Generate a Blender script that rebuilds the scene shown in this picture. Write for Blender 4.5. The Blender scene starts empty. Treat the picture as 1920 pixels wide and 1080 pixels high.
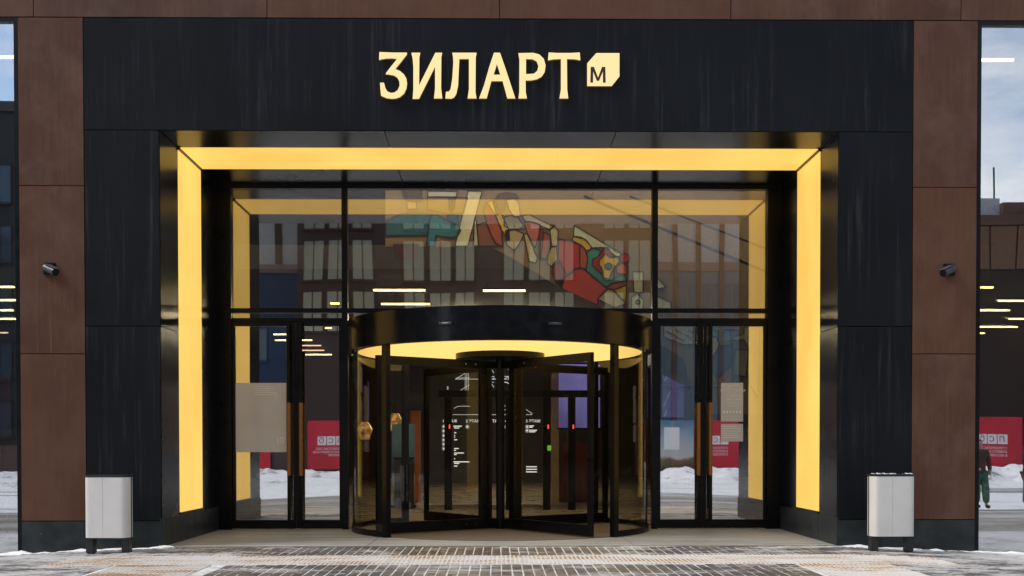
import bpy, bmesh, math, random
from mathutils import Vector, Matrix, noise
from mathutils.geometry import tessellate_polygon
random.seed(7)
R = math.radians
sc = bpy.context.scene
col = sc.collection

# ------------------------------------------------------------------ camera
FPX, CAM = 2100.0, Vector((-0.036, -16.32, 1.45))
YAW, PITCH, ROLL, SHY = R(.706), R(-.99), R(-.05), 334.0
Fv = Vector((math.sin(YAW)*math.cos(PITCH), math.cos(YAW)*math.cos(PITCH), math.sin(PITCH)))
r0 = Vector((math.cos(YAW), -math.sin(YAW), 0)); u0 = r0.cross(Fv)
Rv = r0*math.cos(ROLL)+u0*math.sin(ROLL); Uv = -r0*math.sin(ROLL)+u0*math.cos(ROLL)
cd = bpy.data.cameras.new('camera'); cam = bpy.data.objects.new('camera', cd); col.objects.link(cam)
cd.sensor_fit = 'HORIZONTAL'; cd.sensor_width = 36.0; cd.lens = FPX/1920*36; cd.shift_y = SHY/1920
cd.clip_start = .1; cd.clip_end = 2000
m = Matrix((Rv, Uv, -Fv)).transposed().to_4x4(); m.translation = CAM; cam.matrix_world = m
sc.camera = cam

def at(u, v, Y):                       # a point of the plane y = Y from its place in the photograph
    d = Fv+Rv*((u-960)/FPX)+Uv*((540+SHY-v)/FPX)
    return CAM+d*((Y-CAM.y)/d.y)

# ------------------------------------------------------------------ sky, sun, exposure
SUN_EL, SUN_AZ = R(48), R(254)
w = bpy.data.worlds.new('World'); sc.world = w; w.use_nodes = True
nt = w.node_tree; N = nt.nodes; L = nt.links; N.clear()
wo = N.new('ShaderNodeOutputWorld'); bg = N.new('ShaderNodeBackground'); bg.inputs[1].default_value = .15
sky = N.new('ShaderNodeTexSky'); sky.sky_type = 'NISHITA'; sky.sun_disc = False
sky.sun_elevation = SUN_EL; sky.sun_rotation = SUN_AZ; sky.dust_density = 1.2
tc = N.new('ShaderNodeTexCoord'); mp = N.new('ShaderNodeMapping'); mp.inputs['Scale'].default_value = (1.6, 1.6, 5); mp.inputs['Location'].default_value = (3.1, 1.7, .4)
nz = N.new('ShaderNodeTexNoise'); nz.inputs['Scale'].default_value = 2.2; nz.inputs['Detail'].default_value = 7; nz.inputs['Roughness'].default_value = .58
rp = N.new('ShaderNodeValToRGB'); rp.color_ramp.elements[0].position = .42; rp.color_ramp.elements[1].position = .66
mx = N.new('ShaderNodeMix'); mx.data_type = 'RGBA'; mx.inputs[7].default_value = (6.3, 6.3, 6.5, 1)
L.new(tc.outputs['Generated'], mp.inputs[0]); L.new(mp.outputs[0], nz.inputs[0]); L.new(nz.outputs[0], rp.inputs[0])
L.new(rp.outputs[0], mx.inputs[0]); L.new(sky.outputs[0], mx.inputs[6]); L.new(mx.outputs[2], bg.inputs[0]); L.new(bg.outputs[0], wo.inputs[0])
sd = bpy.data.lights.new('sun', 'SUN'); sd.energy = 1.5; sd.angle = R(24); sd.color = (1, .96, .9)
sun = bpy.data.objects.new('sun', sd); col.objects.link(sun)
sdir = Vector((math.sin(SUN_AZ)*math.cos(SUN_EL), math.cos(SUN_AZ)*math.cos(SUN_EL), math.sin(SUN_EL)))
sun.rotation_euler = (-sdir).to_track_quat('-Z', 'Y').to_euler(); sun.location = (0, -20, 30)
vs = sc.view_settings; vs.view_transform = 'Standard'; vs.look = 'None'; vs.exposure = .72; vs.gamma = 1; vs.use_curve_mapping = False
sc.cycles.max_bounces = 14; sc.cycles.transparent_max_bounces = 40; sc.cycles.glossy_bounces = 6; sc.cycles.diffuse_bounces = 3
sc.cycles.use_denoising = True; sc.cycles.sample_clamp_indirect = 4

# ------------------------------------------------------------------ mesh helpers
class MB:
    def __init__(s): s.v = []; s.f = []
    def add(s, vs, fs):
        b = len(s.v); s.v += [tuple(p) for p in vs]; s.f += [tuple(i+b for i in f) for f in fs]; return s
    def box(s, x0, x1, y0, y1, z0, z1):
        return s.add([(x0,y0,z0),(x1,y0,z0),(x1,y1,z0),(x0,y1,z0),(x0,y0,z1),(x1,y0,z1),(x1,y1,z1),(x0,y1,z1)],
                     [(0,3,2,1),(4,5,6,7),(0,1,5,4),(1,2,6,5),(2,3,7,6),(3,0,4,7)])
    def bar(s, a, b, w, h, up=(0,0,1)):       # rectangular bar from a to b
        a = Vector(a); b = Vector(b); d = (b-a).normalized(); x = d.cross(Vector(up)); x.normalize(); y = x.cross(d)
        o = [(-x*w-y*h)/2, (x*w-y*h)/2, (x*w+y*h)/2, (-x*w+y*h)/2]
        return s.add([a+k for k in o]+[b+k for k in o], [(3,2,1,0),(4,5,6,7),(0,1,5,4),(1,2,6,5),(2,3,7,6),(3,0,4,7)])
    def cyl(s, a, b, ra, rb=None, n=14):
        rb = ra if rb is None else rb
        a = Vector(a); b = Vector(b); d = (b-a).normalized()
        x = d.orthogonal().normalized(); y = d.cross(x)
        c = [(math.cos(2*math.pi*i/n), math.sin(2*math.pi*i/n)) for i in range(n)]
        vs = [a+(x*p+y*q)*ra for p, q in c]+[b+(x*p+y*q)*rb for p, q in c]
        return s.add(vs, [tuple(range(n-1,-1,-1)), tuple(range(n,2*n))]+[(i,(i+1)%n,n+(i+1)%n,n+i) for i in range(n)])
    def prism(s, loops, put, t):              # loops in 2D (outer, holes...), put(a,b,k) -> 3D, thickness t
        tri = tessellate_polygon([[Vector((p[0],p[1],0)) for p in lp] for lp in loops])
        flat = [p for lp in loops for p in lp]; n = len(flat)
        vs = [put(p[0],p[1],0) for p in flat]+[put(p[0],p[1],t) for p in flat]
        fs = [tuple(q) for q in tri]+[tuple(i+n for i in reversed(q)) for q in tri]
        b = 0
        for lp in loops:
            k = len(lp)
            fs += [(b+i, b+(i+1)%k, n+b+(i+1)%k, n+b+i) for i in range(k)]; b += k
        return s.add(vs, fs)
    def ring(s, cx, cy, ri, ro, z0, z1, a0, a1, n):   # arc of an annulus
        vs = []; fs = []; full = abs(a1-a0-2*math.pi) < 1e-6
        k = n if full else n+1
        for i in range(k):
            a = a0+(a1-a0)*i/n; c, q = math.cos(a), math.sin(a)
            vs += [(cx+ri*c,cy+ri*q,z0),(cx+ro*c,cy+ro*q,z0),(cx+ro*c,cy+ro*q,z1),(cx+ri*c,cy+ri*q,z1)]
        for i in range(n):
            j = (i+1) % k
            for e in range(4): fs.append((4*i+e, 4*j+e, 4*j+(e+1)%4, 4*i+(e+1)%4))
        if not full: fs += [(0,1,2,3), (4*n+3,4*n+2,4*n+1,4*n)]
        return s.add(vs, fs)
    def disc(s, cx, cy, r, z0, z1, n=48):
        return s.cyl((cx,cy,z0), (cx,cy,z1), r, n=n)
    def mesh(s, name):
        me = bpy.data.meshes.new(name); me.from_pydata(s.v, [], s.f)
        bm = bmesh.new(); bm.from_mesh(me); bmesh.ops.recalc_face_normals(bm, faces=bm.faces); bm.to_mesh(me); bm.free()
        return me
    def build(s, name, mat, parent=None, bevel=0, smooth=False, kind=None):
        me = s.mesh(name); me.materials.append(mat)
        return link(name, me, parent, bevel, smooth, kind)
def link(name, me, parent=None, bevel=0, smooth=False, kind=None):
    o = bpy.data.objects.new(name, me); col.objects.link(o)
    if parent: o.parent = parent
    if smooth:
        for p in me.polygons: p.use_smooth = True
        me.set_sharp_from_angle(angle=R(35))
    if bevel:
        b = o.modifiers.new('bevel', 'BEVEL'); b.width = bevel; b.segments = 2; b.limit_method = 'ANGLE'
    if kind: o['kind'] = kind
    return o
def box(name, mat, parent, *a, bevel=0): return MB().box(*a).build(name, mat, parent, bevel)
def thing(name, label, cat, loc=(0,0,0), rz=0, group=None):
    o = bpy.data.objects.new(name, None); col.objects.link(o); o.location = loc; o.rotation_euler = (0,0,rz); o.empty_display_size = .2
    return tag(o, label, cat, group)
def tag(o, label, cat, group=None):
    o['label'] = label; o['category'] = cat
    if group: o['group'] = group
    return o
def text_mesh(txt, size, mat, put, name, parent, align='LEFT', t=.004):
    cu = bpy.data.curves.new('txt', 'FONT'); cu.body = txt; cu.size = size; cu.align_x = align; cu.resolution_u = 3
    o = bpy.data.objects.new('txt', cu); col.objects.link(o)
    dg = bpy.context.evaluated_depsgraph_get(); me0 = bpy.data.meshes.new_from_object(o.evaluated_get(dg))
    for v in me0.vertices: v.co = put(v.co.x, v.co.y)
    me0.materials.clear(); me0.materials.append(mat)
    bpy.data.objects.remove(o); bpy.data.curves.remove(cu)
    return link(name, me0, parent)

# ------------------------------------------------------------------ materials
def srgb(*c): return tuple((x/255/12.92 if x/255 <= .04045 else ((x/255+.055)/1.055)**2.4) for x in c)
class NT:
    def __init__(s, name):
        s.m = bpy.data.materials.new(name); s.m.use_nodes = True; s.t = s.m.node_tree
        s.n = s.t.nodes; s.l = s.t.links; s.b = s.n['Principled BSDF']; s.out = s.n['Material Output']
    def tex(s, kind='obj'):
        if not hasattr(s, 'tcn'): s.tcn = s.n.new('ShaderNodeTexCoord'); s.geo = s.n.new('ShaderNodeNewGeometry')
        return s.geo.outputs['Position'] if kind == 'world' else s.tcn.outputs['Object']
    def noise(s, scale=1, vec=(1,1,1), detail=5, rough=.55, kind='world', off=None):
        mp = s.n.new('ShaderNodeMapping'); mp.inputs['Scale'].default_value = vec
        s.l.new(s.tex(kind), mp.inputs[0])
        if off is not None: s.l.new(off, mp.inputs['Location'])
        k = s.n.new('ShaderNodeTexNoise'); k.inputs['Scale'].default_value = scale; k.inputs['Detail'].default_value = detail; k.inputs['Roughness'].default_value = rough
        s.l.new(mp.outputs[0], k.inputs[0]); return k.outputs[0]
    def ramp(s, fac, stops):
        k = s.n.new('ShaderNodeValToRGB'); e = k.color_ramp.elements
        while len(e) < len(stops): e.new(.5)
        for el, (p, c) in zip(e, stops):
            el.position = p; el.color = (*(c if hasattr(c, '__len__') else (c,c,c)), 1)
        s.l.new(fac, k.inputs[0]); return k.outputs[0]
    def mix(s, fac, a, b, blend='MIX'):
        k = s.n.new('ShaderNodeMix'); k.data_type = 'RGBA'; k.blend_type = blend
        for i, x in ((0,fac),(6,a),(7,b)):
            if hasattr(x, 'is_output'): s.l.new(x, k.inputs[i])
            else: k.inputs[i].default_value = x if i == 0 else (*x, 1)
        return k.outputs[2]
    def math(s, op, a, b=0.0, c=None, clamp=False):
        k = s.n.new('ShaderNodeMath'); k.operation = op; k.use_clamp = clamp
        for i, x in enumerate((a, b) if c is None else (a, b, c)):
            if hasattr(x, 'is_output'): s.l.new(x, k.inputs[i])
            else: k.inputs[i].default_value = x
        return k.outputs[0]
    def rand(s):
        return s.n.new('ShaderNodeObjectInfo').outputs['Random']
    def set(s, color=None, rough=None, metal=None, spec=None):
        for nm, x in (('Base Color',color),('Roughness',rough),('Metallic',metal),('Specular IOR Level',spec)):
            if x is None: continue
            if hasattr(x, 'is_output'): s.l.new(x, s.b.inputs[nm])
            else: s.b.inputs[nm].default_value = (*x, 1) if nm == 'Base Color' else x
        return s
    def bump(s, h, strength=.2, dist=.01):
        k = s.n.new('ShaderNodeBump'); k.inputs['Strength'].default_value = strength; k.inputs['Distance'].default_value = dist
        s.l.new(h, k.inputs['Height']); s.l.new(k.outputs[0], s.b.inputs['Normal']); return s
def plain(name, c, rough=.5, metal=0, var=.15, scale=6, spec=.5):
    k = NT(name); n = k.noise(scale)
    cc = k.ramp(n, [(.3, tuple(x*(1-var) for x in c)), (.7, tuple(min(1, x*(1+var)) for x in c))])
    k.set(cc, k.ramp(n, [(.3, max(0, rough-.06)), (.7, min(1, rough+.06))]), metal, spec); return k.m
def emit(name, c, s=1, base=(.05,.05,.05)):
    k = NT(name); k.set(base, .6)
    k.b.inputs['Emission Color'].default_value = (*c, 1); k.b.inputs['Emission Strength'].default_value = s; return k.m
def glass(name, tint, r0, warp=0.0, wscale=.7, rough=0.0, edge=.9):
    k = NT(name); k.n.remove(k.b)
    tr = k.n.new('ShaderNodeBsdfTransparent'); tr.inputs[0].default_value = (*tint, 1)
    gl = k.n.new('ShaderNodeBsdfGlossy'); gl.inputs['Roughness'].default_value = rough; gl.inputs[0].default_value = (.95,.96,.97,1)
    lw = k.n.new('ShaderNodeLayerWeight'); lw.inputs[0].default_value = .5
    p = k.math('POWER', lw.outputs['Facing'], 4.0); fac = k.math('MULTIPLY_ADD', p, edge-r0, r0)
    ms = k.n.new('ShaderNodeMixShader'); k.l.new(fac, ms.inputs[0]); k.l.new(tr.outputs[0], ms.inputs[1]); k.l.new(gl.outputs[0], ms.inputs[2])
    k.l.new(ms.outputs[0], k.out.inputs[0])
    if warp:
        n = k.noise(wscale, (1,1,.6), 1, .4); b = k.n.new('ShaderNodeBump'); b.inputs['Strength'].default_value = 1; b.inputs['Distance'].default_value = warp
        k.l.new(n, b.inputs['Height']); k.l.new(b.outputs[0], gl.inputs['Normal'])
    return k.m

M = {}
# brown weathered cladding
k = NT('brown_cladding'); rnd = k.rand()
off = k.n.new('ShaderNodeCombineXYZ'); k.l.new(k.math('MULTIPLY', rnd, 40.), off.inputs[0]); k.l.new(k.math('MULTIPLY', rnd, 17.), off.inputs[2])
st = k.noise(5, (4,4,.22), 8, .7, off=off.outputs[0]); bl = k.noise(.9, (1,1,.6), 5, .55, off=off.outputs[0]); fine = k.noise(30, (3,3,.5), 3, .6)
c = k.mix(k.ramp(bl, [(.36,0),(.66,1)]), (.066,.030,.018), (.125,.058,.032))
c = k.mix(k.ramp(st, [(.44,0),(.62,.5)]), c, (.050,.025,.017))
c = k.mix(k.ramp(k.noise(3.2, (7,7,.10), 6, .75, off=off.outputs[0]), [(.61,0),(.70,.45)]), c, (.20,.145,.115))
c = k.mix(k.ramp(k.noise(1.7, (1,1,.8), 7, .62, off=off.outputs[0]), [(.46,0),(.66,.75)]), c, (.135,.078,.054))
c = k.mix(k.math('MULTIPLY', rnd, .45), c, (.080,.050,.041))
c = k.mix(k.math('MULTIPLY', k.math('FRACT', k.math('MULTIPLY', rnd, 5.7)), .45), c, (.125,.052,.026))
k.set(c, k.ramp(st, [(.3,.42),(.7,.62)]), 0, .11).bump(fine, .06, .004); M['brown'] = k.m
# black cladding with run marks
k = NT('black_cladding'); rnd = k.rand()
off = k.n.new('ShaderNodeCombineXYZ'); k.l.new(k.math('MULTIPLY', rnd, 31.), off.inputs[0])
st = k.noise(3.0, (5,5,.16), 8, .72, off=off.outputs[0]); bl = k.noise(.7, (1,1,.8), 4, .5, off=off.outputs[0])
c = k.mix(k.ramp(bl, [(.35,0),(.7,1)]), (.0075,.0085,.0098), (.0115,.0128,.0142))
c = k.mix(k.ramp(st, [(.52,0),(.70,.62)]), c, k.mix(k.ramp(k.noise(.8, (1,1,.7), 3, .5, off=off.outputs[0]), [(.42,0),(.62,1)]), (.010,.0112,.0125), (.050,.052,.054)))
k.set(c, k.ramp(st, [(.3,.42),(.75,.6)]), 0, .08); M['black'] = k.m
M['black_gloss'] = plain('black_gloss_panel', (.006,.006,.007), .24, 0, .1, .5, .22)
M['frame'] = plain('black_frame_paint', (.0042,.0042,.0046), .32, 0, .2, 6, .2)
M['canopy'] = plain('canopy_satin', (.006,.0062,.0072), .20, 0, .1, 6, .28)
M['backing'] = plain('backing', (.006,.006,.006), .9)
# plinth stone
k = NT('plinth_stone'); a = k.noise(3, (1,1,1), 8, .65); b2 = k.noise(1.1, (1,1,1.4), 9, .72)
c = k.ramp(a, [(.3,(.012,.015,.016)),(.55,(.024,.030,.031)),(.75,(.042,.048,.048))])
c = k.mix(k.ramp(b2, [(.60,0),(.66,.5),(.7,0)]), c, (.16,.17,.165))
k.set(c, k.ramp(a, [(.3,.28),(.7,.5)]), 0, .25); M['stone'] = k.m
AMBER = (.97,.575,.105)
k = NT('amber_light'); n = k.noise(.9, (1,1,.8), 3); c = k.ramp(n, [(.3,(.92,.545,.105)),(.7,(1.03,.66,.155))])
k.set((.3,.2,.06), .5); k.l.new(c, k.b.inputs['Emission Color']); k.b.inputs['Emission Strength'].default_value = .60; M['amber'] = k.m
M['amber_ceiling'] = emit('amber_ceiling', (1,.66,.19), .74)
M['letter'] = emit('letter_face', (1,.74,.33), .64)
M['letter_side'] = emit('letter_side', (1,.5,.12), .12)
M['letter_dark'] = plain('letter_dark', (.02,.012,.008), .5)
M['tube'] = emit('lamp_tube', (1,.74,.25), 7)
M['tube_fill'] = emit('lamp_tube_fill', (1,.86,.62), 42)  # much stronger tube, only for the added fill lamps out of view
M['tube_pink'] = emit('lamp_tube_warm', (1,.62,.42), 2.5)
M['glass'] = glass('facade_glass', (.84,.81,.72), .26, .0028, .55, .012)
M['glass_door'] = glass('door_glass', (.82,.81,.76), .41, .0016, .6)
M['glass_shop'] = glass('shop_glass', (.72,.76,.78), .42, .004, .5)
M['glass_drum'] = glass('drum_glass', (.965,.95,.89), .03, edge=.6)
M['glass_wing'] = glass('wing_glass', (.975,.965,.93), .022, edge=.35)
M['wood'] = plain('wood_grip', (.26,.105,.018), .5, 0, .2, 20)
M['bin_shell'] = plain('bin_shell', (.62,.60,.555), .62, 0, .05, 2.5, .3)
M['bin_dark'] = plain('bin_dark', (.016,.017,.019), .4)
M['chrome'] = plain('chrome', (.6,.6,.62), .2, 1)
M['sheet'] = plain('printed_sheet', (.60,.57,.53), .14, 0, .06, 2)
M['print_white'] = plain('print_white', (.85,.84,.80), .5, 0, .03)
M['board'] = plain('directory_board', (.055,.055,.058), .4)
M['board_ink'] = emit('board_ink', (.9,.93,.92), .6, (.5,.5,.5))
M['red_led'] = emit('red_led', (1,.06,.05), 1.4); M['green_led'] = emit('green_led', (.14,.5,.05), .5)

# ------------------------------------------------------------------ ground
A_, B_, C_, G = 4.92, 6.0, 6.94, 3.35
ZP, ZJ1, ZJ2, ZPJ, ZL, ZT = .38, 2.80, 5.22, 3.20, 6.02, 7.63
def gz(x): return -.045*max(0., abs(x)-4.9)
def snow_mat(name, white, dirt, lo, hi, vec, scale=1.0):
    k = NT(name); n = k.noise(scale, vec, 9, .62); f = k.noise(14, (1,1,1), 5, .6); g = k.noise(.35*scale, vec, 4, .6)
    fac = k.ramp(k.math('MULTIPLY_ADD', g, .6, k.math('MULTIPLY', n, .6)), [(lo,0),(hi,1)])
    c = k.mix(fac, dirt, white); c = k.mix(k.ramp(f, [(.35,.25),(.65,0)]), c, (.25,.24,.22))
    k.set(c, .8, 0, .3).bump(f, .8, .03); return k.m
M['joint_snow'] = snow_mat('joint_snow', (.70,.70,.70), (.34,.31,.27), .42, .62, (1,1,1), 3)
M['snow'] = snow_mat('snow', (.90,.90,.91), (.50,.50,.50), .38, .52, (1,1,1), 2)
M['road_snow'] = snow_mat('road_snow', (.86,.88,.90), (.15,.155,.16), .50, .58, (.06,.55,1), 1.0)
M['pavement_far'] = snow_mat('pavement_far', (.55,.54,.52), (.16,.14,.12), .48, .70, (.15,.8,1), 1.0)
M['far_ground'] = snow_mat('far_ground', (.66,.68,.71), (.3,.3,.3), .4, .6, (.05,.1,1), 1.0)
def sheet(name, mat, xs, ys, zf, jit=0):
    vs = [(x, y, zf(x, y)) for y in ys for x in xs]; nx = len(xs)
    fs = [(j*nx+i, j*nx+i+1, (j+1)*nx+i+1, (j+1)*nx+i) for j in range(len(ys)-1) for i in range(nx-1)]
    return MB().add(vs, fs).build(name, mat, None, 0, True)
def lin(a, b, n): return [a+(b-a)*i/n for i in range(n+1)]
gr = sheet('ground', M['far_ground'], [-700,-200,-60,-30,-15,-4.9,4.9,15,30,60,200,700], [-900,-300,-120,-60,-33,0,60,200], lambda x, y: -.60); gr['kind'] = 'structure'
XS = [-60,-30,-20,-14,-10,-8,-7,-6,-4.9,0,4.9,6,7,8,10,14,20,30,60]
def gzz(x): return max(gz(x), -.12)
pv = sheet('pavement', M['pavement_far'], XS, [-10.5,-8,-6,-4.25], lambda x, y: gzz(x)-.004); pv['kind'] = 'structure'
pb = sheet('paving', M['joint_snow'], XS, [-4.25,-3,-2,-1,.3], lambda x, y: gzz(x)-.005); pb['kind'] = 'structure'
rd = sheet('road', M['road_snow'], lin(-60,60,120), lin(-29,-10.5,60), lambda x, y: gzz(x)-.08+.07*noise.noise(Vector((x*.12,y*.6,0)))); rd['kind'] = 'structure'
MB().box(-60,60,-10.55,-10.4,-.5,-.115).build('kerb', M['bin_shell'], None, 0, False, 'structure')
fg = sheet('verge', M['snow'], lin(-60,60,40), lin(-70,-28.9,16), lambda x, y: -.25+.1*noise.noise(Vector((x*.2,y*.2,3)))); fg['kind'] = 'structure'
M['bank_snow'] = snow_mat('bank_snow', (.90,.90,.91), (.36,.35,.34), .43, .55, (1,1,1.5), 2.6)
sb = sheet('snow_bank', M['bank_snow'], lin(-45,45,420), lin(-34,-27.5,36),
      lambda x, y: -.22+max(0, 1-((y+30.7)/3.2)**2)*(.50+.45*noise.noise(Vector((x*.33,y*.3,1)))+.30*noise.noise(Vector((x*1.1,y*1.1,5)))+.16*noise.noise(Vector((x*2.6,y*2.6,9))))); sb['kind'] = 'structure'

# pavers
def paver_mat(name, cols):
    k = NT(name); r = k.rand(); isl = k.tex('world') and k.geo.outputs['Random Per Island']
    rr = k.math('FRACT', k.math('MULTIPLY_ADD', r, 7.31, k.math('MULTIPLY', isl, 3.77)))
    c = k.ramp(rr, cols); n = k.noise(22, (1,1,1), 6, .65); c = k.mix(k.ramp(n, [(.3,.45),(.6,0)]), c, (.03,.028,.026)); c = k.mix(k.ramp(k.noise(.9, (1,1,1), 5, .6), [(.42,.4),(.6,0)]), c, (.045,.04,.036))
    s = k.noise(1.3, (.55,1.6,1), 9, .68); s2 = k.noise(9, (.4,1.6,1), 6, .7)
    ax = k.n.new('ShaderNodeSeparateXYZ'); k.l.new(k.geo.outputs['Position'], ax.inputs[0])
    side = k.math('MULTIPLY', k.math('SUBTRACT', k.math('ABSOLUTE', ax.outputs[0]), 3.6), .026)
    side = k.math('MAXIMUM', side, 0.0)
    tot = k.math('ADD', k.math('MULTIPLY_ADD', s, .62, k.math('MULTIPLY', s2, .38)), side)
    sn = k.ramp(tot, [(.515,0),(.545,.55),(.62,.95)])
    c = k.mix(sn, c, (.50,.49,.47)); k.set(c, k.ramp(sn, [(0,.42),(.5,.8)]), 0, .4).bump(n, .3, .006); return k.m
M['paver'] = paver_mat('paver_grey', [(0,(.070,.066,.062)),(.35,(.12,.112,.104)),(.7,(.16,.148,.132)),(1,(.11,.085,.07))])
M['paver_beige'] = paver_mat('paver_beige', [(0,(.17,.145,.105)),(.5,(.22,.19,.14)),(1,(.14,.12,.09))])
M['paver_brown'] = paver_mat('paver_brown', [(0,(.060,.042,.032)),(.5,(.095,.064,.045)),(1,(.072,.055,.045))])
PW, PL = .125, .30
spots = []
for i in range(-60, 60):
    x = (i+.5)*PW
    o = random.random()*PL if i % 1 == 0 else 0
    for y0, y1 in ((-1.36, -.02), (-4.25, -2.54)) + (((-2.54, -1.36),) if abs(x) > 5.80 else ()):
        y = y0-o*.999
        while y < y1:
            a, b = max(y, y0), min(y+PL, y1); y += PL
            if b-a < .06: continue
            if y1 < -2.5 and (-4.72 < x < -3.42 or 3.62 < x < 4.72): continue
            spots.append((x, (a+b)/2, b-a))
def paver_mesh(l):
    w2, l2, c = PW/2-.0075, l/2-.0075, .004
    v = [(-w2,-l2,-.05),(w2,-l2,-.05),(w2,l2,-.05),(-w2,l2,-.05),(-w2,-l2,-c),(w2,-l2,-c),(w2,l2,-c),(-w2,l2,-c),
         (-w2+c,-l2+c,0),(w2-c,-l2+c,0),(w2-c,l2-c,0),(-w2+c,l2-c,0)]
    f = [(8,9,10,11)]+[(i,(i+1)%4,4+(i+1)%4,4+i) for i in range(4)]+[(4+i,4+(i+1)%4,8+(i+1)%4,8+i) for i in range(4)]
    return v, f
def pmat(x, y):
    if .85 < x < 1.95 and (y > -1.4 or x > 1.1): return 'paver_beige'
    if y > -1.4 and abs(x) < 1.3: return 'paver_brown'
    return 'paver'
spots.sort(key=lambda s: s[1] + (0 if abs(s[0]) < 5.4 else 9)); cache = {}
rest = {}
for n, (x, y, l) in enumerate(spots):
    key = (round(l, 2), pmat(x, y)); dz = random.uniform(-.003, .004)
    if n < 300:
        if key not in cache:
            me = MB().add(*paver_mesh(key[0])).mesh('paver'); me.materials.append(M[key[1]]); cache[key] = me
        o = link('paver', cache[key], pb); o.location = (x+random.uniform(-.002,.002), y, gz(x)+dz); o.rotation_euler = (random.uniform(-.006,.006), random.uniform(-.008,.008), random.uniform(-.012,.012))
    else:
        mb = rest.setdefault(key[1], MB()); v, f = paver_mesh(l)
        mb.add([(p[0]+x, p[1]+y, p[2]+gz(x)+dz) for p in v], f)
for kx, mb in rest.items(): mb.build('paver_field', M[kx], pb, 0, False, 'stuff')
# tactile tiles: studded band and ribbed squares
def tactile_mat(name):
    k = NT(name); n = k.noise(1.1, (.6,1.6,1), 8, .66); n2 = k.noise(11, (.5,1.5,1), 5, .65); f = k.noise(30, (1,1,1), 4)
    sp = k.n.new('ShaderNodeSeparateXYZ'); k.l.new(k.tex('obj'), sp.inputs[0])
    low = k.ramp(k.math('MULTIPLY', sp.outputs[2], 100.), [(.0,.27),(.5,.08)])
    c = k.ramp(f, [(.3,(.26,.135,.03)),(.7,(.42,.23,.055))])
    tot = k.math('ADD', k.math('MULTIPLY_ADD', n, .85, k.math('MULTIPLY_ADD', n2, .4, -.12)), low)
    sn = k.ramp(tot, [(.52,0),(.60,.85),(.72,1)])
    c = k.mix(sn, c, (.56,.545,.52)); k.set(c, .75, 0, .3).bump(f, .3, .006); return k.m
M['tactile'] = tactile_mat('tactile_tile')
TS = .2875
def tile_mesh(kind):
    mb = MB(); h = TS/2-.003; mb.box(-h,h,-h,h,-.05,0)
    if kind == 'stud':
        for i in range(5):
            for j in range(5):
                cx, cy = -h+(i+.5)*2*h/5, -h+(j+.5)*2*h/5; a, b = .020, .012
                mb.add([(cx-a,cy-a,0),(cx+a,cy-a,0),(cx+a,cy+a,0),(cx-a,cy+a,0),(cx-b,cy-b,.007),(cx+b,cy-b,.007),(cx+b,cy+b,.007),(cx-b,cy+b,.007)],
                       [(4,5,6,7)]+[(q,(q+1)%4,4+(q+1)%4,4+q) for q in range(4)])
    else:
        for i in range(5):
            cx = -h+(i+.5)*2*h/5; a, b = .022, .013
            mb.add([(cx-a,-h,0),(cx+a,-h,0),(cx+a,h,0),(cx-a,h,0),(cx-b,-h+.01,.007),(cx+b,-h+.01,.007),(cx+b,h-.01,.007),(cx-b,h-.01,.007)],
                   [(4,5,6,7)]+[(q,(q+1)%4,4+(q+1)%4,4+q) for q in range(4)])
    me = mb.mesh('tactile_tile'); me.materials.append(M['tactile']); return me
stud, rib = tile_mesh('stud'), tile_mesh('rib')
for j in range(4):
    for i in range(-20, 20):
        x = (i+.5)*TS; o = link('tactile_tile', stud, pb); o.location = (x, -1.38-(j+.5)*TS, gz(x)+random.uniform(-.002,.002))
for xa, nx in ((-4.70, 4), (3.65, 4)):
    for i in range(nx):
        for j in range(6):
            x = xa+(i+.5)*TS
            if x > 4.72: continue
            o = link('tactile_tile', rib, pb); o.location = (x, -2.56-(j+.5)*TS, gz(x)+random.uniform(-.002,.002))
# lumps of snow left along the plinth and round the bins
def snow_ridge(x0, x1, yb, amp, seed, depth=.30):
    xs = lin(x0, x1, 70); ys = lin(-depth, -.005, 16)
    def zf(x, y):
        t = (y+depth)/depth; e = min(1, (x-x0)/.3, (x1-x)/.3)
        n = .5+.5*noise.noise(Vector((x*2.2, y*4, seed)))+.35*noise.noise(Vector((x*7, y*9, seed+4)))
        return gz(x)-.02+max(-.002, amp*n*e*(t**1.6)+.022*n*e*min(1,t*3))
    o = sheet('snow', M['snow'], xs, ys, zf); o['kind'] = 'stuff'
    tag(o, 'thin bank of white snow left along the %s stone plinth' % seed_side[seed], 'snow')
seed_side = {1: 'left', 2: 'right'}
snow_ridge(-8.6, -4.6, 0, .07, 1); snow_ridge(4.7, 8.6, 0, .05, 2)

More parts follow.
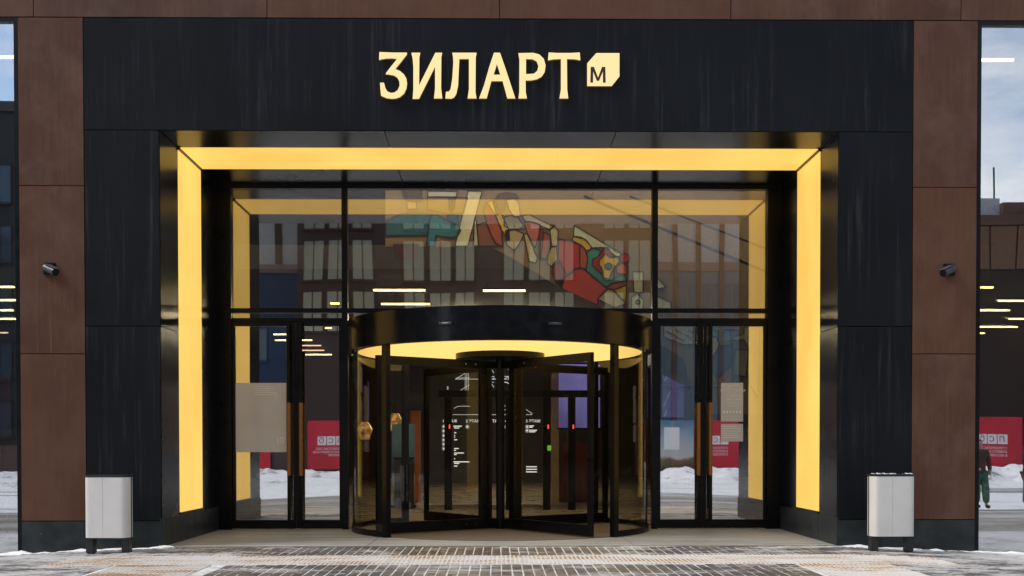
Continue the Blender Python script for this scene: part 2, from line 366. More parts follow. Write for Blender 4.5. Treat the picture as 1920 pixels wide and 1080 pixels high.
# ------------------------------------------------------------------ the mall facade
mall = thing('mall_building', 'brown and black clad shopping mall front with recessed entrance', 'building')
gp = .006
def panel(name, mat, x0, x1, z0, z1, y0=-.03, y1=.0):
    return box(name, M[mat], mall, x0+gp, x1-gp, y0, y1, z0+gp, z1-gp)
for s in (-1, 1):
    q = lambda a, b: (a, b) if s > 0 else (-b, -a)
    for z0, z1 in ((ZP, ZJ1), (ZJ1, ZJ2), (ZJ2, ZT)):
        panel('brown_panel', 'brown', *q(B_, C_), z0, z1)
        panel('brown_panel', 'brown', *q(11.2, 14.6), z0, z1)
    for z0, z1 in ((ZP, ZPJ), (ZPJ, ZL)): panel('black_panel', 'black', *q(A_, B_), z0, z1)
    for a, b in ((A_, C_), (11.2, 14.6)): panel('plinth_slab', 'stone', *q(a, b), -.5, ZP, -.035, .0)
    # reveal: panels before and behind the light strip
    for (y0, y1) in ((0, .91), (2.23, G)):
        for z0, z1 in ((.38, ZPJ), (ZPJ, ZL)):
            x = q(A_, A_+.02); box('reveal_panel', M['black_gloss'], mall, x[0], x[1], y0+gp, y1-gp, z0+gp, z1-gp)
    x = q(A_-.012, A_+.02)
    for y0, y1 in ((-.035, .91), (.91, 2.23), (2.23, G)): box('plinth_slab', M['stone'], mall, x[0], x[1], y0+.004, y1-.002, -.3, ZP+.03)
    x = q(A_+.022, C_); box('backing_wall', M['backing'], mall, x[0], x[1], .004, G+.2, -.4, 7.6)
    x = q(11.2, 14.6); box('backing_wall', M['backing'], mall, x[0], x[1], .004, .4, -.4, 7.6)
panel('fascia_panel', 'black', -B_, B_, ZL, ZT)
for i in range(-5, 5):
    x = -.01+i*3.35
    panel('brown_panel', 'brown', x, x+3.35, ZT+.004, 9.9); panel('brown_panel', 'brown', x, x+3.35, 9.9, 12.2)
box('backing_wall', M['backing'], mall, -17, 17, .004, .4, ZT+.001, 12.2)
box('backing_wall', M['backing'], mall, -6.9, 6.9, .004, .3, ZL+.03, ZT)
box('coping', M['frame'], mall, -17, 17, -.06, .5, 12.21, 12.3)
for x0, x1 in ((-A_, -1.68), (-1.68, 1.68), (1.68, A_)):
    box('soffit_panel', M['black_gloss'], mall, x0+gp, x1-gp, .0, .91-gp, ZL, ZL+.02)
    box('soffit_panel', M['black_gloss'], mall, x0+gp, x1-gp, 2.23+gp, G, ZL, ZL+.02)
box('backing_wall', M['backing'], mall, -A_-.1, A_+.1, .0, G+.3, ZL+.1, ZL+.3)

# side shop windows
for s, wd in ((-1, 'left'), (1, 'right')):
    q = lambda a, b: (a, b) if s > 0 else (-b, -a)
    win = box('shop_window', M['glass_shop'], mall, *q(C_+.06, 11.14), .03, .042, -.15, ZT-.05)
    fr = MB()
    for a, b in ((C_, C_+.06), (11.14, 11.2)): fr.box(*q(a, b), -.02, .14, -.4, ZT)
    fr.box(*q(C_+.06, 11.14), -.02, .14, -.4, -.11); fr.box(*q(C_+.06, 11.14), -.02, .14, ZT-.06, ZT)
    fr.build('frame', M['frame'], win)

# lit amber portal
lp = thing('light_portal', 'glowing amber light band framing the recessed entrance', 'light panel', (0, 1.5, 0))
lp.location = (0,0,0)
for s in (-1, 1):
    x = (A_-.006, A_+.015) if s > 0 else (-A_-.015, -A_+.006)
    box('side_light', M['amber'], lp, x[0], x[1], .925, 2.215, .45, ZL-.035)
    x = (A_-.03, A_) if s > 0 else (-A_, -A_+.03)
    box('corner_trim', M['frame'], lp, x[0], x[1], .91, 2.23, ZL-.032, ZL-.002)
    x = (A_-.012, A_+.01) if s > 0 else (-A_-.01, -A_+.012)
    box('base_trim', M['frame'], lp, x[0], x[1], .91, 2.23, .412, .446)
box('top_light', M['amber'], lp, -A_+.035, .86, .925, 2.215, ZL-.006, ZL+.015)
box('top_light', M['amber'], lp, .864, A_-.035, .925, 2.215, ZL-.006, ZL+.015)

# sign
sign = thing('illuminated_sign', 'glowing cream letters and cut cornered emblem on black fascia', 'sign')
def zpt(p): w_ = at(700+p[0]/4, 80+p[1]/4, -.09); return (w_.x, w_.z)
LET = [
 [[(45,70),(150,74),(252,74),(252,88),(210,142),(165,198),(200,212),(230,238),(248,270),(253,305),(248,345),(230,382),(200,408),(170,418),(140,421),(100,416),(58,398),(53,350),(50,300),(80,300),(90,340),(105,365),(130,376),(158,374),(184,354),(197,322),(195,290),(180,262),(155,246),(125,240),(92,236),(96,226),(135,175),(178,122),(140,118),(95,119),(60,125),(43,130)]],
 [[(285,75),(352,75),(345,110),(343,320),(465,75),(516,75),(510,110),(508,340),(517,418),(455,418),(463,340),(463,180),(343,420),(295,422),(300,350),(300,180),(295,120)]],
 [[(592,75),(775,75),(768,110),(766,370),(774,418),(707,418),(717,350),(717,122),(645,122),(640,220),(636,320),(622,385),(606,410),(585,420),(540,418),(545,368),(568,366),(580,345),(592,270),(600,150),(598,110)]],
 [[(905,75),(950,75),(990,190),(1065,418),(1005,418),(970,288),(885,288),(850,418),(793,418),(830,320),(870,180)], [(927,160),(952,240),(902,240)]],
 [[(1088,78),(1200,76),(1245,88),(1278,120),(1292,170),(1285,220),(1262,255),(1225,275),(1180,283),(1142,283),(1143,370),(1152,418),(1088,418),(1095,370),(1096,130)], [(1145,122),(1195,124),(1225,140),(1238,175),(1230,210),(1205,232),(1145,236)]],
 [[(1315,73),(1380,77),(1480,77),(1548,73),(1553,132),(1510,124),(1452,122),(1454,350),(1462,418),(1396,418),(1407,350),(1407,122),(1350,125),(1310,132)]],
]
EMB = [[(1672,78),(1846,78),(1846,252),(1788,325),(1604,325),(1604,155)]]
MGL = [[(1630,182),(1655,182),(1685,262),(1715,182),(1740,182),(1743,300),(1722,300),(1721,218),(1693,287),(1676,287),(1649,218),(1648,300),(1627,300)]]
def glyph(name, loops, yb, yf, mat, smat=None):
    L2 = [[zpt(p) for p in lp_] for lp_ in loops]
    o = MB().prism(L2, lambda a, b, t: (a, yf+t, b), yb-yf).build(name, mat, sign)
    if smat:
        o.data.materials.append(smat)
        for p in o.data.polygons:
            if abs(p.normal.y) < .5: p.material_index = 1
    return o
for lp_ in LET: glyph('letter', lp_, -.058, -.09, M['letter'], M['letter_side'])
em = glyph('emblem', EMB, -.058, -.09, M['letter'], M['letter_side'])
g_ = glyph('emblem_letter', MGL, -.0905, -.094, M['letter_dark']); g_.parent = em

# entrance slab
k = NT('entrance_mat'); wv = k.noise(2, (.12,2.6,1), 6, .7); sm = k.noise(.8, (1,1,1), 4)
c = k.mix(k.ramp(wv, [(.35,0),(.65,1)]), (.20,.20,.185), (.44,.44,.41)); c = k.mix(k.ramp(sm, [(.4,.3),(.6,0)]), c, (.19,.18,.165))
k.set(c, .55, 0, .4).bump(wv, .4, .01); M['mat'] = k.m
deck = thing('entrance_floor', 'grey ribbed threshold floor in front of glass doors', 'floor'); deck['kind'] = 'structure'
for x0, x1 in ((-A_+.013, -1.95), (-1.95, 1.95), (1.95, A_-.013)): box('floor_slab', M['mat'], deck, x0+.006, x1-.006, -.02, G+.1, -.1, .006)
box('floor_edge', M['frame'], deck, -A_, A_, -.032, -.02, -.1, .0)

# ------------------------------------------------------------------ glazed screen with two double doors
scr = thing('glazed_screen', 'tall black framed glass wall set back in the entrance', 'glass wall')
ZTR, ZHD = 3.83, 3.67
for x in (-2.71, 2.71): box('mullion', M['frame'], scr, x-.05, x+.05, G-.07, G+.09, .006, ZL)
for s in (-1, 1):
    q = lambda a, b: (a, b) if s > 0 else (-b, -a)
    box('jamb', M['frame'], scr, *q(4.68, A_), G-.09, G+.09, .006, ZL)
    box('transom', M['frame'], scr, *q(2.76, 4.68), G-.05, G+.06, ZTR-.04, ZTR+.04)
    box('glass_pane', M['glass'], scr, *q(2.76, 4.68), G, G+.012, ZTR+.04, ZL-.07)
    box('glass_pane', M['glass'], scr, *q(2.76, 4.68), G, G+.012, ZHD+.03, ZTR-.04)
    box('head_rail', M['frame'], scr, *q(2.76, 4.68), G-.04, G+.06, ZHD-.03, ZHD+.03)
box('head_rail', M['frame'], scr, -4.68, 4.68, G-.06, G+.08, ZL-.07, ZL-.003)
box('transom', M['frame'], scr, -2.66, 2.66, G-.045, G+.055, ZTR-.04, ZTR+.04)
box('glass_pane', M['glass'], scr, -2.66, 2.66, G, G+.012, ZTR+.04, ZL-.07)
box('glass_pane', M['glass'], scr, -2.66, 2.66, G+.004, G+.016, 3.6, ZTR-.04)
for s, lab in ((-1, 'pair of glass doors with a large beige sheet stuck inside'), (1, 'pair of glass doors with two small notices stuck inside')):
    dd = thing('glass_double_door', lab, 'door', (0,0,0))
    q = lambda a, b: (a, b) if s > 0 else (-b, -a)
    for a, b, hx in ((2.765, 3.567, 3.47), (3.573, 4.675, 3.68)):
        lf = box('glass_leaf', M['glass_door'], dd, *q(a+.05, b-.05), G-.006, G+.006, .17, ZHD-.11)
        f2 = MB(); f2.box(*q(a, a+.05), G-.03, G+.03, .02, ZHD-.035); f2.box(*q(b-.05, b), G-.03, G+.03, .02, ZHD-.035)
        f2.box(*q(a+.05, b-.05), G-.03, G+.03, .02, .17); f2.box(*q(a+.05, b-.05), G-.03, G+.03, ZHD-.11, ZHD-.035)
        f2.build('leaf_frame', M['frame'], lf)
        h = MB().cyl((s*hx, G-.12, .14), (s*hx, G-.12, 3.62), .03)
        for z in (.35, .80, 2.4, 3.4): h.cyl((s*hx, G-.12, z), (s*hx, G-.02, z), .014, n=8)
        h.build('handle', M['frame'], lf, 0, True)
        MB().cyl((s*hx, G-.12, .95), (s*hx, G-.12, 2.22), .033).build('wood_grip', M['wood'], lf, 0, True)

# sheets stuck to the door glass
def on_glass(a, b): return Vector((a, G-.0255, b))
ls = thing('window_notice', 'large plain beige sheet behind the left door glass', 'notice')
box('sheet', M['sheet'], ls, -4.63, -3.74, G-.018, G-.012, 1.36, 2.57)
tx = MB()
for i in range(5): tx.box(-4.30, -4.30+random.uniform(.25,.42), G-.022, G-.0195, 2.50-.035*i, 2.507-.035*i)
tx.build('print_lines', M['print_white'], ls, kind='stuff')
dots = MB()
for i in range(3):
    for j in range(3): dots.box(-3.90+.045*i, -3.88+.045*i, G-.022, G-.0195, 1.52+.04*j, 1.54+.04*j)
dots.build('print_dots', M['print_white'], ls, kind='stuff')
n1 = thing('window_notice', 'taller grey notice with opening hours on right door glass', 'notice')
box('sheet', M['sheet'], n1, 3.88, 4.27, G-.018, G-.012, 1.89, 2.57)
for txt, z, sz in (('ЗИЛАРТ', 2.50, .045), ('ВРЕМЯ РАБОТЫ', 2.42, .055), ('ТОРГОВЫЙ ЦЕНТР', 2.33, .034), ('10:00 – 22:00', 2.27, .045), ('ГИПЕРМАРКЕТ', 2.20, .034), ('08:00 – 23:00', 2.15, .034)):
    text_mesh(txt, sz, M['print_white'], lambda a, b, z=z: on_glass(4.09+a, z+b), 'print_text', n1, 'CENTER')['kind'] = 'stuff'
ic = MB()
for i in range(6): ic.cyl((3.93+.058*i, G-.022, 2.06), (3.93+.058*i, G-.019, 2.06), .017, n=10)
ic.build('print_icons', M['print_white'], n1, kind='stuff')
n2 = thing('window_notice', 'smaller lower notice under the opening hours sheet', 'notice')
box('sheet', M['sheet'], n2, 3.88, 4.27, G-.018, G-.012, 1.54, 1.85)
tx = MB()
for i in range(6): tx.box(3.91, 3.91+random.uniform(.25,.33), G-.022, G-.0195, 1.80-.04*i, 1.808-.04*i)
tx.build('print_lines', M['print_white'], n2, kind='stuff')

# ------------------------------------------------------------------ revolving door
rv = thing('revolving_door', 'round black revolving door with glowing ceiling and four glass wings', 'revolving door', (0, G, 0))
def rpart(mb, name, mat, parent=None, **kw): return mb.build(name, M[mat] if isinstance(mat, str) else mat, parent or rv, **kw)
RD, ZC0, ZC1 = 2.57, 3.08, 3.60
rpart(MB().ring(0,0,RD-.10,RD+.08,ZC0,ZC1,0,2*math.pi,96), 'canopy', 'canopy' if 'canopy' in M else 'black_gloss', smooth=True)
rpart(MB().disc(0,0,RD-.1,ZC1-.03,ZC1-.002,64), 'canopy_roof', 'frame')
for i in range(8):
    a0, a1 = 2*math.pi*(i+.5)/8+.010, 2*math.pi*(i+1.5)/8-.010
    rpart(MB().ring(0,0,.5,RD-.105,ZC0-.004,ZC0+.02,a0,a1,12), 'ceiling_light', 'amber_ceiling')
rpart(MB().disc(0,0,.78,ZC0-.10,ZC0+.04,48), 'hub', 'frame', smooth=True)
for s in (0, math.pi):
    for a0 in (s-math.pi/4, s):
        a1 = a0+math.pi/4
        rpart(MB().ring(0,0,RD-.012,RD,.10,ZC0,a0+.006,a1-.006,14), 'curved_glass', 'glass_drum', smooth=True)
    rpart(MB().ring(0,0,RD-.04,RD+.02,.007,.10,s-math.pi/4,s+math.pi/4,28), 'base_ring', 'frame', smooth=True)
    for a in (s-math.pi/4, s, s+math.pi/4):
        c, q_ = math.cos(a), math.sin(a); w_ = .045 if a != s else .02
        rpart(MB().bar((c*RD,q_*RD,.007),(c*RD,q_*RD,ZC0),.11 if a != s else .03,2*w_,up=(c,q_,0)), 'post', 'frame')
# sensors on the canopy
for X in (-.83, .83):
    a = -math.acos(X/(RD+.08)) ; c, q_ = math.cos(a), math.sin(a); b = Vector((c*(RD+.10), q_*(RD+.10), 3.33))
    tv = Vector((-q_, c, 0))
    se = rpart(MB().bar(b-tv*.11, b+tv*.11, .05, .05), 'sensor', 'bin_dark', bevel=.012)
    rpart(MB().bar(b-tv*.05+Vector((c*.026,q_*.026,.008)), b+tv*.05+Vector((c*.026,q_*.026,.008)), .004, .008), 'sensor_strip', 'chrome', se)
rpart(MB().cyl((0,0,.007),(0,0,ZC0-.1),.075,n=20), 'centre_post', 'frame', smooth=True)
th = math.atan2(-2.03, 1.46)
for i in range(4):
    a = th+i*math.pi/2; d = Vector((math.cos(a), math.sin(a), 0)); nrm = Vector((-d.y, d.x, 0))
    wg = bpy.data.objects.new('wing', None); col.objects.link(wg); wg.parent = rv; wg.rotation_euler = (0,0,a)
    f2 = MB(); r_a, r_b = .30, 2.48
    for ra in (r_a, r_b-.085): f2.box(ra, ra+.085+(.06 if ra == r_a else 0), -.035, .035, .03, 2.94)
    f2.box(r_a+.14, r_b-.085, -.035, .035, .03, .21); f2.box(r_a+.14, r_b-.085, -.035, .035, 2.80, 2.94); f2.box(.07, r_a, -.03, .03, .03, .19); f2.box(.07, r_a, -.03, .03, 2.82, 2.94)
    f2.build('wing_frame', M['frame'], wg)
    MB().box(r_a+.145, r_b-.085, -.005, .005, .21, 2.80).build('wing_glass', M['glass_wing'], wg)
    bolts = MB()
    for x, z in ((.55,.12),(.75,.12),(.55,2.87),(.75,2.87)):
        bolts.cyl((x,-.042,z),(x,.042,z),.010,n=8)
    bolts.build('bolt', M['chrome'], wg, kind='stuff')
rpart(MB().disc(0,0,RD-.05,.007,.012,72), 'door_mat', plain('door_mat', (.13,.105,.08), .9, 0, .3, 30))
M_done = True

# ------------------------------------------------------------------ litter bins
def litter_bin(loc, rz, label, mirror, snowy):
    b = thing('litter_bin', label, 'litter bin', loc, rz, 'litter bins flanking the entrance')
    def shell(y0, y1, x0, x1, front):
        n = 40; mb = MB(); pts = []
        for i in range(n+1):
            t = -1+2*i/n; x = .31*t; e = 1-abs(t)**(14 if front else 6); pts.append((x, y0-(.13*e if front else -.06*e)))
        return pts
    z0, z1 = .22, 1.055
    for front in (True, False):
        pts = shell(.015 if front else .085, 0, 0, 0, front)
        for half in (0, 1):
            pp = pts[:19] if half == 0 else pts[18:]
            sgn = 1 if front else -1
            inner = [(x, y+.012*sgn) for x, y in reversed(pp)]
            pp2 = [(x+(.0016 if half else -.0016), y) for x, y in pp]
            MB().prism([pp2+inner], lambda a, c, t: (a, c, z0+t), z1-z0).build('shell', M['bin_shell'], b, 0, True)
    box('inner_box', M['bin_dark'], b, -.282, .282, -.075, .125, .20, 1.07, bevel=.01)
    rim = MB(); pts = shell(.015, 0, 0, 0, True)+list(reversed(shell(.085, 0, 0, 0, False)))
    rim.prism([pts], lambda a, c, t: (a*1.01, (c-.025)*1.02+.025, 1.058+t), .028); rim.build('lid', M['bin_dark'], b, .004)
    for sx in (-.25, .25):
        box('leg', M['bin_dark'], b, sx-.05, sx+.05, -.045, .095, -.0, .215, bevel=.006)
        box('foot', M['bin_dark'], b, sx-.035, sx+.035, -.03, .08, -.02, .0)
    if snowy:
        sn = MB(); 
        for i in range(26):
            x, y, r_ = random.uniform(-.26,.26), random.uniform(-.08,.12), random.uniform(.012,.035)
            sn.cyl((x,y,1.084),(x+.005,y,1.084+r_*.35), r_, r_*.5, 7)
        sn.build('snow_crumbs', M['snow'], b, kind='stuff')
    return b
litter_bin((-5.45, -.72, -.022), R(-3), 'off white litter bin with clean dark top beside left pier', False, False)
litter_bin((5.47, -.72, -.022), R(2), 'off white litter bin with snow dusted top beside right pier', True, True)

# ------------------------------------------------------------------ security cameras
def cctv(loc, s, label):
    c = thing('security_camera', label, 'security camera', loc, 0, 'security cameras on the brown cladding')
    box('mount_plate', M['frame'], c, -.082, .082, -.045, 0, -.085, .085, bevel=.004)
    MB().cyl((0,-.045,0),(0,-.09,-.005),.05,n=16).build('base_joint', M['bin_dark'], c, .004, True)
    a = Vector((s*.0,-.10,-.005)); d = Vector((s*.80,-.52,-.36)).normalized()
    bd = MB().cyl(a-d*.05, a+d*.20, .052, .056, 18).build('body', plain('camera_body', (.05,.05,.053), .45), c, .006, True)
    MB().cyl(a+d*.2002, a+d*.212, .056, .053, 18).build('lens', M['black_gloss'], bd, 0, True)
    MB().bar(a+d*.0+Vector((0,0,.060)), a+d*.24+Vector((0,0,.060)), .105, .008).build('sun_shield', plain('camera_shield', (.06,.06,.063), .45), bd)
    MB().cyl((s*.02,-.091,.03),(s*.02,-.097,.03),.008,n=8).build('screw', M['chrome'], c)
cctv((-6.50, -.03, 4.02), 1, 'small black security camera on the left brown column')
cctv((6.53, -.03, 4.02), -1, 'small black security camera on the right brown column')

# ------------------------------------------------------------------ interior
M['in_floor'] = plain('lobby_floor', (.25,.20,.15), .3, 0, .12, 1.5)
M['in_wall'] = plain('lobby_wall', (.075,.045,.034), .7); M['in_ceiling'] = plain('lobby_ceiling', (.06,.055,.05), .9)
M['orange'] = plain('orange_panel', (.40,.10,.02), .6); M['olive'] = plain('pale_wall', (.34,.31,.20), .7)
def struct(name, mat, *a): o = box(name, M[mat], None, *a); o['kind'] = 'structure'; return o
struct('lobby_floor', 'in_floor', -17, 17, G+.1, 36, -.12, .006)
struct('lobby_floor', 'in_floor', -17, -6.95, .15, G+.1, -.52, -.42); struct('lobby_floor', 'in_floor', 6.95, 17, .15, G+.1, -.52, -.42)
struct('lobby_wall', 'in_wall', -17.2, 17.2, 36, 36.2, -.5, 10); struct('lobby_wall', 'in_wall', -17.2, -17, .4, 36, -.5, 10); struct('lobby_wall', 'in_wall', 17, 17.2, .4, 36, -.5, 10)
struct('lobby_ceiling', 'in_ceiling', -17, 17, 9.6, 36, 5.55, 6.1)
struct('atrium_ceiling', 'in_ceiling', -17, 17, .4, 36, 10, 10.2)
LZ = 5.3
def lamp(u0, u1, v, label, group, z=LZ, mat='tube'):
    p = at(u0, v, 10); d = p-CAM; p0 = CAM+d*((z-CAM.z)/d.z)
    d2 = at(u1, v, 10)-CAM; x1 = (CAM+d2*((p0.y-CAM.y)/d2.y)).x
    t = thing('linear_lamp', label, 'ceiling lamp', (p0.x, p0.y, z), 0, group)
    ln = x1-p0.x; top = (10 if p0.y < 9.7 else 5.55)-z
    MB().box(0, ln, -.032, .032, -.02, .02).build('tube', M[mat], t)
    MB().box(-.01, ln+.01, -.04, .04, .021, .07).build('housing', M['frame'], t)
    for x in (.1*ln, .9*ln): MB().cyl((x,0,.08),(x,0,top),.006,n=5).build('hanger', M['frame'], t)
lamp(700,797,544,'upper left of the long lamps above the revolving door','lamps above the revolving door')
lamp(715,806,570,'lower left long lamp just above the revolving door canopy','lamps above the revolving door')
lamp(906,985,545,'right one of the long lamps above the revolving door','lamps above the revolving door')
lamp(620,636,569,'short lamp low in the upper left glass pane','lamps behind the left doors')
OD = ['first', 'second', 'third', 'fourth', 'fifth', 'sixth', 'seventh', 'eighth', 'ninth']
for n_, (u0_, u1_, v, mt) in enumerate(((610,622,615,'tube'),(513,536,627,'tube'),(516,536,638,'tube'),(566,585,638,'tube'),(565,602,648,'tube_pink'),(565,608,657,'tube_pink'),(573,622,665,'tube'))):
    lamp(u0_, u1_, v, '%s lit lamp bar from the top behind the left glass doors' % OD[n_], 'lamps behind the left doors', mat=mt)
for n_, (u1_, v, mt) in enumerate(((27,538,'tube'),(32,563,'tube'),(25,582,'tube'),(33,598,'tube'),(15,624,'tube_pink'),(14,645,'tube_pink'))):
    lamp(u1_-70, u1_, v, '%s lit lamp bar from the top of the group in left shop window' % OD[n_], 'lamps in the left shop window', mat=mt)
for n_, (u0_, u1_, v) in enumerate(((1800,1862,539),(1872,1990,564),(1790,1893,582),(1892,1990,598),(1800,1908,613),(1780,1846,625),(1908,1990,625),(1850,1990,636),(1790,1866,645))):
    lamp(u0_, u1_, v, '%s lit lamp bar from the top of the group in right shop window' % OD[n_], 'lamps in the right shop window')
lamp(-60,29,107,'single high lamp bar near the top of left shop window','lamps high in the shop windows', 9.0)
lamp(1780,1900,112,'single high lamp bar near the top of right shop window','lamps high in the shop windows', 9.0)

for n_, yy in enumerate((16.8, 18.9, 21.0)):  # fill lamps added out of sight behind the canopy to brighten the lobby
    for sd_, x in (('left', -1.75), ('right', .2)):
        t = thing('linear_lamp', '%s added fill lamp in the %s lobby row behind the revolving door' % (sd_, OD[n_]), 'ceiling lamp', (x, yy, LZ), 0, 'added lobby fill lamps hidden behind the canopy')
        MB().box(0, 1.5, -.05, .05, -.03, .03).build('tube', M['tube_fill'], t); MB().box(-.01, 1.51, -.06, .06, .031, .08).build('housing', M['frame'], t)
        for xx in (.15, 1.35): MB().cyl((xx,0,.08),(xx,0,.25),.006,n=5).build('hanger', M['frame'], t)
for i in range(7):  # unseen fill lamps added above the glass head to light the mural
    for yy in (4.6, 6.6):
        x = -6.3+i*1.9
        t = thing('linear_lamp', '%s added fill lamp from left in the %s high atrium row' % (OD[i], 'front' if yy < 5 else 'rear'), 'ceiling lamp', (x, yy, 9.0), 0, 'added fill lamp rows high in the atrium')
        MB().box(0, 1.5, -.05, .05, -.03, .03).build('tube', M['tube_fill'], t); MB().box(-.01, 1.51, -.06, .06, .031, .08).build('housing', M['frame'], t)
        for xx in (.15, 1.35): MB().cyl((xx,0,.08),(xx,0,1.0),.006,n=5).build('hanger', M['frame'], t)

# mural on the hall wall
MY = 8.2
mur = thing('painted_mural', 'colourful outlined mural of a painter and a reclining figure', 'mural')
fa = lambda p: (700+p[0]/4.696, 350+p[1]/4.696); fb = lambda p: (950+p[0]/4.321, 350+p[1]/4.321); fc = lambda p: (1210+p[0]/5.142, 590+p[1]/5.142)
lines = MB(); mcol = {}
def mpoly(fn, pts, rgb, name='mural_piece', y=MY, outline=True, t=.02):
    P = [at(*fn(p), y) for p in pts]; pl = [(p.x, p.z) for p in P]
    key = rgb
    if key not in mcol: mcol[key] = plain('mural_paint', srgb(*rgb), .7, 0, .06, 2)
    MB().prism([pl], lambda a, b, q: (a, y-q, b), t).build(name, mcol[key], mur)
    if outline:
        for i in range(len(pl)):
            a, b = pl[i], pl[(i+1) % len(pl)]
            lines.bar((a[0],y-t-.003,a[1]), (b[0],y-t-.003,b[1]), .026, .012, up=(0,1,0))
W_ = [fa((108,20)), fa((108,528)), fa((1040,533)), fb((75,597)), fb((455,835)), fb((760,975)), fc((175,310)), fc((330,400)), fc((430,660)), fc((470,960)), fc((1120,960)), (1440,345)]
mpoly(lambda p: p, W_, (138,116,90), 'mural_wall', MY+.03, False, .03)
for pts, rgb in [
 ([(112,305),(240,242),(340,230),(520,238),(500,290),(480,430),(112,430)], (8,98,122)),
 ([(470,528),(478,430),(490,300),(520,255),(550,245),(750,350),(770,390),(740,440),(690,450),(550,430),(545,528)], (28,122,146)),
 ([(655,245),(745,245),(755,345),(655,290)], (22,95,115)),
 ([(250,20),(430,20),(420,90),(440,115),(380,135),(300,125),(270,90)], (80,60,50)),
 ([(295,130),(380,135),(382,200),(300,202)], (190,160,120)),
 ([(475,98),(830,98),(792,238),(640,238),(475,205)], (150,120,70)),
 ([(480,40),(740,45),(730,92),(480,92)], (205,205,195)),
 ([(660,105),(690,95),(725,105),(715,180),(690,222),(668,205)], (205,180,140)),
 ([(835,40),(958,40),(832,526),(718,526)], (215,215,190)),
 ([(890,290),(908,300),(926,526),(880,526)], (200,200,170)),
 ([(910,342),(992,312),(1062,484),(1100,524),(930,526)], (130,75,50)),
 ([(990,140),(1030,180),(1080,270),(1130,400),(1140,530),(1080,500),(1040,430),(1000,330),(968,210)], (165,75,35)),
 ([(1000,140),(1040,125),(1075,140),(1190,370),(1200,470),(1180,470),(1130,380),(1070,240)], (225,180,20)),
 ([(175,512),(395,512),(395,640),(200,640)], (70,10,20)),
]: mpoly(fa, pts, rgb)
circ = lambda cx, cy, r: [(cx+r*math.cos(i*math.pi/6), cy+r*math.sin(i*math.pi/6)) for i in range(12)]
for pts, rgb in [
 ([(-110,130),(-60,60),(0,50),(70,60),(100,100),(60,95),(0,110),(-20,200),(-80,230)], (95,60,50)),
 ([(0,110),(60,95),(100,140),(112,240),(60,250),(15,180)], (205,185,145)),
 ([(-20,250),(30,235),(90,250),(140,320),(100,345),(20,345),(-20,320)], (150,140,115)),
 ([(-10,360),(60,345),(140,385),(100,470),(60,520),(0,470)], (185,165,130)),
 ([(140,390),(165,380),(248,580),(235,622),(180,605)], (205,190,155)),
 ([(138,290),(180,285),(270,310),(262,390),(230,500),(170,385)], (190,110,105)),
 ([(270,312),(298,345),(290,450),(268,590),(252,570),(262,400)], (125,20,30)),
 ([(300,370),(350,392),(355,480),(320,590),(275,582),(292,450)], (160,80,60)),
 ([(120,240),(180,225),(215,245),(350,310),(380,322),(350,352),(225,292),(150,282)], (190,175,140)),
 ([(350,347),(392,320),(418,362),(410,482),(365,490)], (205,195,160)),
 ([(338,557),(360,490),(402,488),(412,590),(360,648),(330,622)], (195,180,145)),
 ([(425,425),(520,445),(590,472),(592,660),(560,665),(490,722),(430,605),(412,590)], (190,35,35)),
 ([(595,475),(635,510),(655,580),(642,670),(592,655)], (190,80,40)),
 ([(368,650),(430,605),(482,715),(445,815),(400,770),(370,710)], (140,20,30)),
 ([(392,772),(490,725),(560,668),(620,668),(720,740),(812,832),(740,902),(735,960),(455,832)], (200,62,40)),
 ([(525,435),(540,405),(600,410),(650,440),(690,500),(650,522),(600,472)], (215,175,40)),
 ([(548,315),(930,545),(900,580),(800,495),(690,498),(640,430),(540,402)], (205,215,195)),
 ([(650,530),(700,500),(760,520),(740,568),(700,590),(690,640),(760,702),(830,760),(960,710),(975,765),(850,780),(810,815),(700,740),(645,680),(655,590)], (45,150,150)),
 ([(695,590),(745,565),(790,500),(820,495),(860,560),(915,570),(880,650),(830,690),(760,700),(690,640)], (170,18,48)),
]: mpoly(fb, pts, rgb)
for pts, rgb in [
 ([(750,600),(800,545),(840,575),(900,570),(915,605),(880,650),(850,690),(830,750),(780,740),(770,660),(750,640)], (232,186,20)),
 (circ(825,648,28), (200,90,40)), ([(890,650),(930,615),(970,640),(975,715),(890,700)], (215,100,40)), (circ(958,580,40), (175,20,40)),
 ([(810,820),(850,780),(970,765),(970,800),(870,835)], (175,80,55)), ([(865,840),(970,800),(965,940),(900,890)], (220,190,60)),
 ([(735,910),(820,830),(880,850),(970,950),(870,980)], (205,190,160)),
 ([(1020,690),(1105,690),(1105,860),(1030,860)], (205,210,190)), ([(1010,895),(1060,870),(1110,920),(1100,998),(1010,998)], (210,210,190)), (circ(1062,936,18), (190,190,170)),
 ([(1190,700),(1290,820),(1200,830)], (215,215,195)), ([(1200,880),(1330,940),(1330,990),(1200,990)], (210,210,195)),
]: mpoly(fb, pts, rgb, y=MY-.025)
for pts, rgb in [
 ([(175,112),(462,112),(457,292),(360,288),(175,215)], (215,215,195)), ([(615,210),(680,215),(715,270),(690,340),(615,460)], (205,200,175)),
 ([(640,450),(720,302),(845,297),(830,460),(700,620),(650,560)], (25,85,150)), ([(615,112),(820,112),(820,298),(720,300),(680,213),(615,202)], (110,150,170)),
 ([(950,112),(1100,112),(1085,800),(1010,680),(980,540),(1000,330),(945,240),(830,250),(850,210),(945,190)], (205,185,130)),
 ([(865,332),(997,342),(970,600),(835,585)], (150,145,120)), ([(700,600),(760,555),(840,480),(840,660),(700,660)], (170,120,130)),
 ([(465,290),(615,300),(600,900),(470,900)], (25,50,100)),
]: mpoly(fc, pts, rgb)
